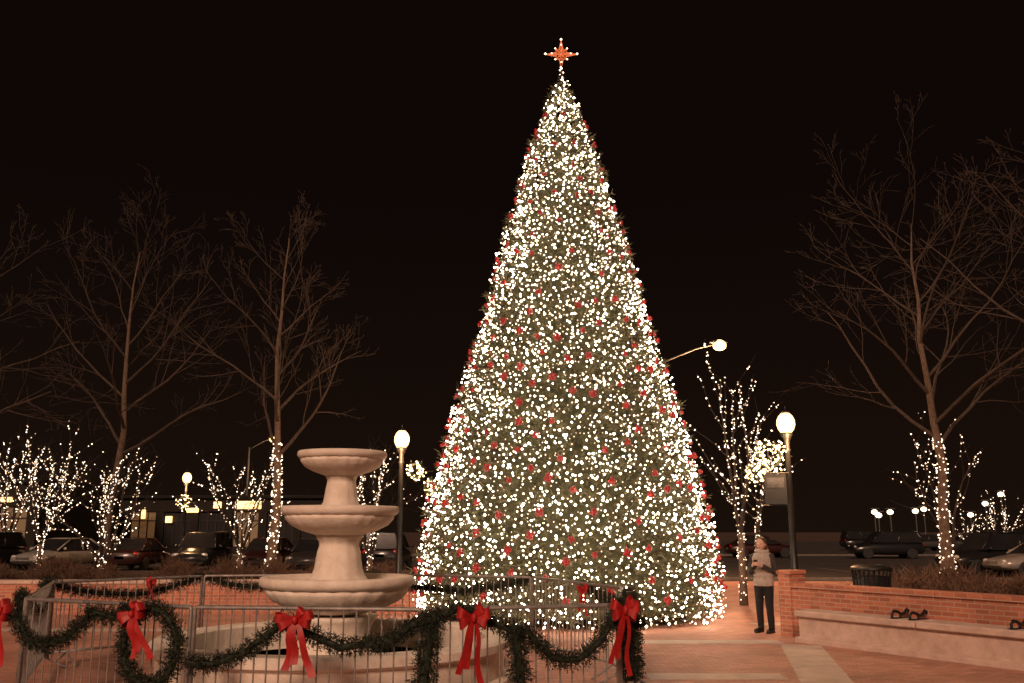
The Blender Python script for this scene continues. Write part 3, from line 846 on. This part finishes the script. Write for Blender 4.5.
for sx in (-1, 1):
    mb.ball((sx*.079, -.02, 1.54), .026, 8, 6, sc=(.4, .7, 1.1))
    limb(mb, [(sx*.085, 0, .86), (sx*.095, -.012, .47), (sx*.10, .01, .10)], [.088, .058, .042])
    limb(mb, [(sx*.10, .02, .05), (sx*.115, -.15, .035)], [.042, .034])
    sh_ = Vector((sx*.165, 0, 1.33)); el = Vector((sx*.235, .0, 1.06)); wr = Vector((sx*.085, -.24, 1.17))
    limb(mb, [sh_, el, wr], [.052, .042, .027])
    pm = Vector((sx*.055, -.285, 1.20)); mb.ball(pm, .04, 10, 8, sc=(.55, 1, 1)); limb(mb, [wr, pm], [.025, .028])
    for k, fl in enumerate((.06, .068, .063, .05)):
        b0 = pm+Vector((0, -.025, .03-.02*k)); b1 = b0+Vector((-sx*.01, -fl*.5, .004)); b2 = b1+Vector((-sx*.03, -fl*.25, 0)); b3 = b2+Vector((-sx*.018, .01, 0))
        limb(mb, [b0, b1, b2, b3], [.009, .0088, .008, .0075], 8)
    t0 = pm+Vector((0, .0, .03)); limb(mb, [t0, t0+Vector((-sx*.015, -.01, .03)), t0+Vector((-sx*.03, -.03, .045))], [.011, .01, .009], 8)
remeshed('body', mb, 'skin', P, .008, 2)
for sx in (-1, 1):
    mb = MB(); mb.ball((sx*.031, -.119, 1.552), .012, 8, 6); mb.ball((sx*.031, -.129, 1.552), .0065, 8, 6, 1); obj('eye', mb, ['hl', 'trs'], P, smooth=True)
mb = MB(); mb.ball((0, -.118, 1.49), .02, 8, 6, sc=(1.2, .4, .35)); obj('mouth', mb, 'bow', P, smooth=True)
mb = MB()
mb.lathe([(.0, .80), (.183, .81), (.188, .88), (.172, .98), (.16, 1.08), (.18, 1.2), (.195, 1.30), (.16, 1.385), (.085, 1.43), (0, 1.43)], 24, sy=.74)
for z in (.9, 1.0, 1.1, 1.2, 1.3): mb.tube([(.17*math.cos(k*.5236), .125*math.sin(k*.5236), z) for k in range(12)], .022, 8, closed=True)
remeshed('vest', mb, 'vest', P, .012, 4)
mb = MB()
for sx in (-1, 1):
    sh_ = Vector((sx*.165, 0, 1.325)); el = Vector((sx*.24, .0, 1.05)); wr = Vector((sx*.098, -.215, 1.16))
    limb(mb, [sh_, el, wr], [.068, .058, .042])
remeshed('sleeves', mb, 'sleeve', P, .012, 2)
mb = MB()
for sx in (-1, 1): limb(mb, [(sx*.085, 0, .84), (sx*.095, -.012, .47), (sx*.10, .01, .13)], [.10, .07, .055])
mb.ball((0, 0, .82), .165, 16, 10, sc=(1, .7, .6))
remeshed('trousers', mb, 'trs', P, .012, 2)
for sx in (-1, 1):
    mb = MB(); limb(mb, [(sx*.10, .015, .28), (sx*.10, .02, .06)], [.06, .055]); limb(mb, [(sx*.10, .03, .05), (sx*.117, -.165, .04)], [.05, .042])
    mb.box((sx*.108, -.06, .012), (.085, .27, .024), bev=.008)
    remeshed('boot', mb, 'boot', P, .01, 1)
mb = MB(); mb.tube([(.1*math.cos(t*.5236), -.01+.085*math.sin(t*.5236), 1.42+.01*math.sin(t)) for t in range(12)], .038, 8, closed=True)
obj('scarf', mb, 'scarf', P, smooth=True)
mb = MB(); mb.ball((0, .0, 1.58), .102, 16, 12, sc=(.86, .98, 1.0))
limb(mb, [(0, .055, 1.55), (0, .085, 1.45), (0, .09, 1.30)], [.085, .08, .05])
for sx in (-1, 1): limb(mb, [(sx*.07, .01, 1.58), (sx*.085, .02, 1.48), (sx*.085, .03, 1.36)], [.026, .028, .02])
o = remeshed('hair', mb, 'hair', P, .01, 2)
for v in o.data.vertices:
    if v.co.y < -.07 and v.co.z < 1.60: v.co.y = -.06
ph = MB(); ph.box((0, 0, 0), (.075, .012, .15), bev=.004)
a = math.radians(-38); px_, py_ = 0, -.335
o = tag(obj('mobile_phone', ph, 'iron', None, (4.55+px_*math.cos(a)-py_*math.sin(a), 17.0+px_*math.sin(a)+py_*math.cos(a), 1.21), a), 'small dark phone held in both hands', 'phone')
o.rotation_euler = (-.35, 0, a)

# ------------------------------------------------------------ camera, world, light
cam = bpy.data.cameras.new('Camera'); cam.lens = 32; cam.sensor_width = 36; cam.clip_end = 1500
co = bpy.data.objects.new('Camera', cam); COL.objects.link(co)
co.location = (0, 0, 1.8); co.rotation_euler = (math.radians(90+11.7), 0, 0)
scene.camera = co
w = bpy.data.worlds.new('World'); scene.world = w; w.use_nodes = True
nt = w.node_tree; bg = nt.nodes['Background']
tc = nt.nodes.new('ShaderNodeTexCoord'); sp = nt.nodes.new('ShaderNodeSeparateXYZ'); cr = nt.nodes.new('ShaderNodeValToRGB')
nt.links.new(tc.outputs['Generated'], sp.inputs[0]); nt.links.new(sp.outputs['Z'], cr.inputs['Fac'])
cr.color_ramp.elements[0].position = 0; cr.color_ramp.elements[0].color = (.010, .0050, .0030, 1)
cr.color_ramp.elements[1].position = .35; cr.color_ramp.elements[1].color = (.0042, .0021, .0016, 1)
nt.links.new(cr.outputs['Color'], bg.inputs['Color']); bg.inputs['Strength'].default_value = 1
sd = bpy.data.lights.new('Sun', 'SUN'); sd.energy = 2.6; sd.angle = math.radians(12); sd.color = (1, .61, .42)  # added warm night fill, in place of unseen street lamps behind the camera
so = bpy.data.objects.new('Sun', sd); COL.objects.link(so)
so.rotation_euler = Vector((-.2, -.88, .47)).to_track_quat('Z', 'Y').to_euler()
scene.view_settings.view_transform = 'Standard'; scene.view_settings.look = 'None'; scene.view_settings.exposure = 0
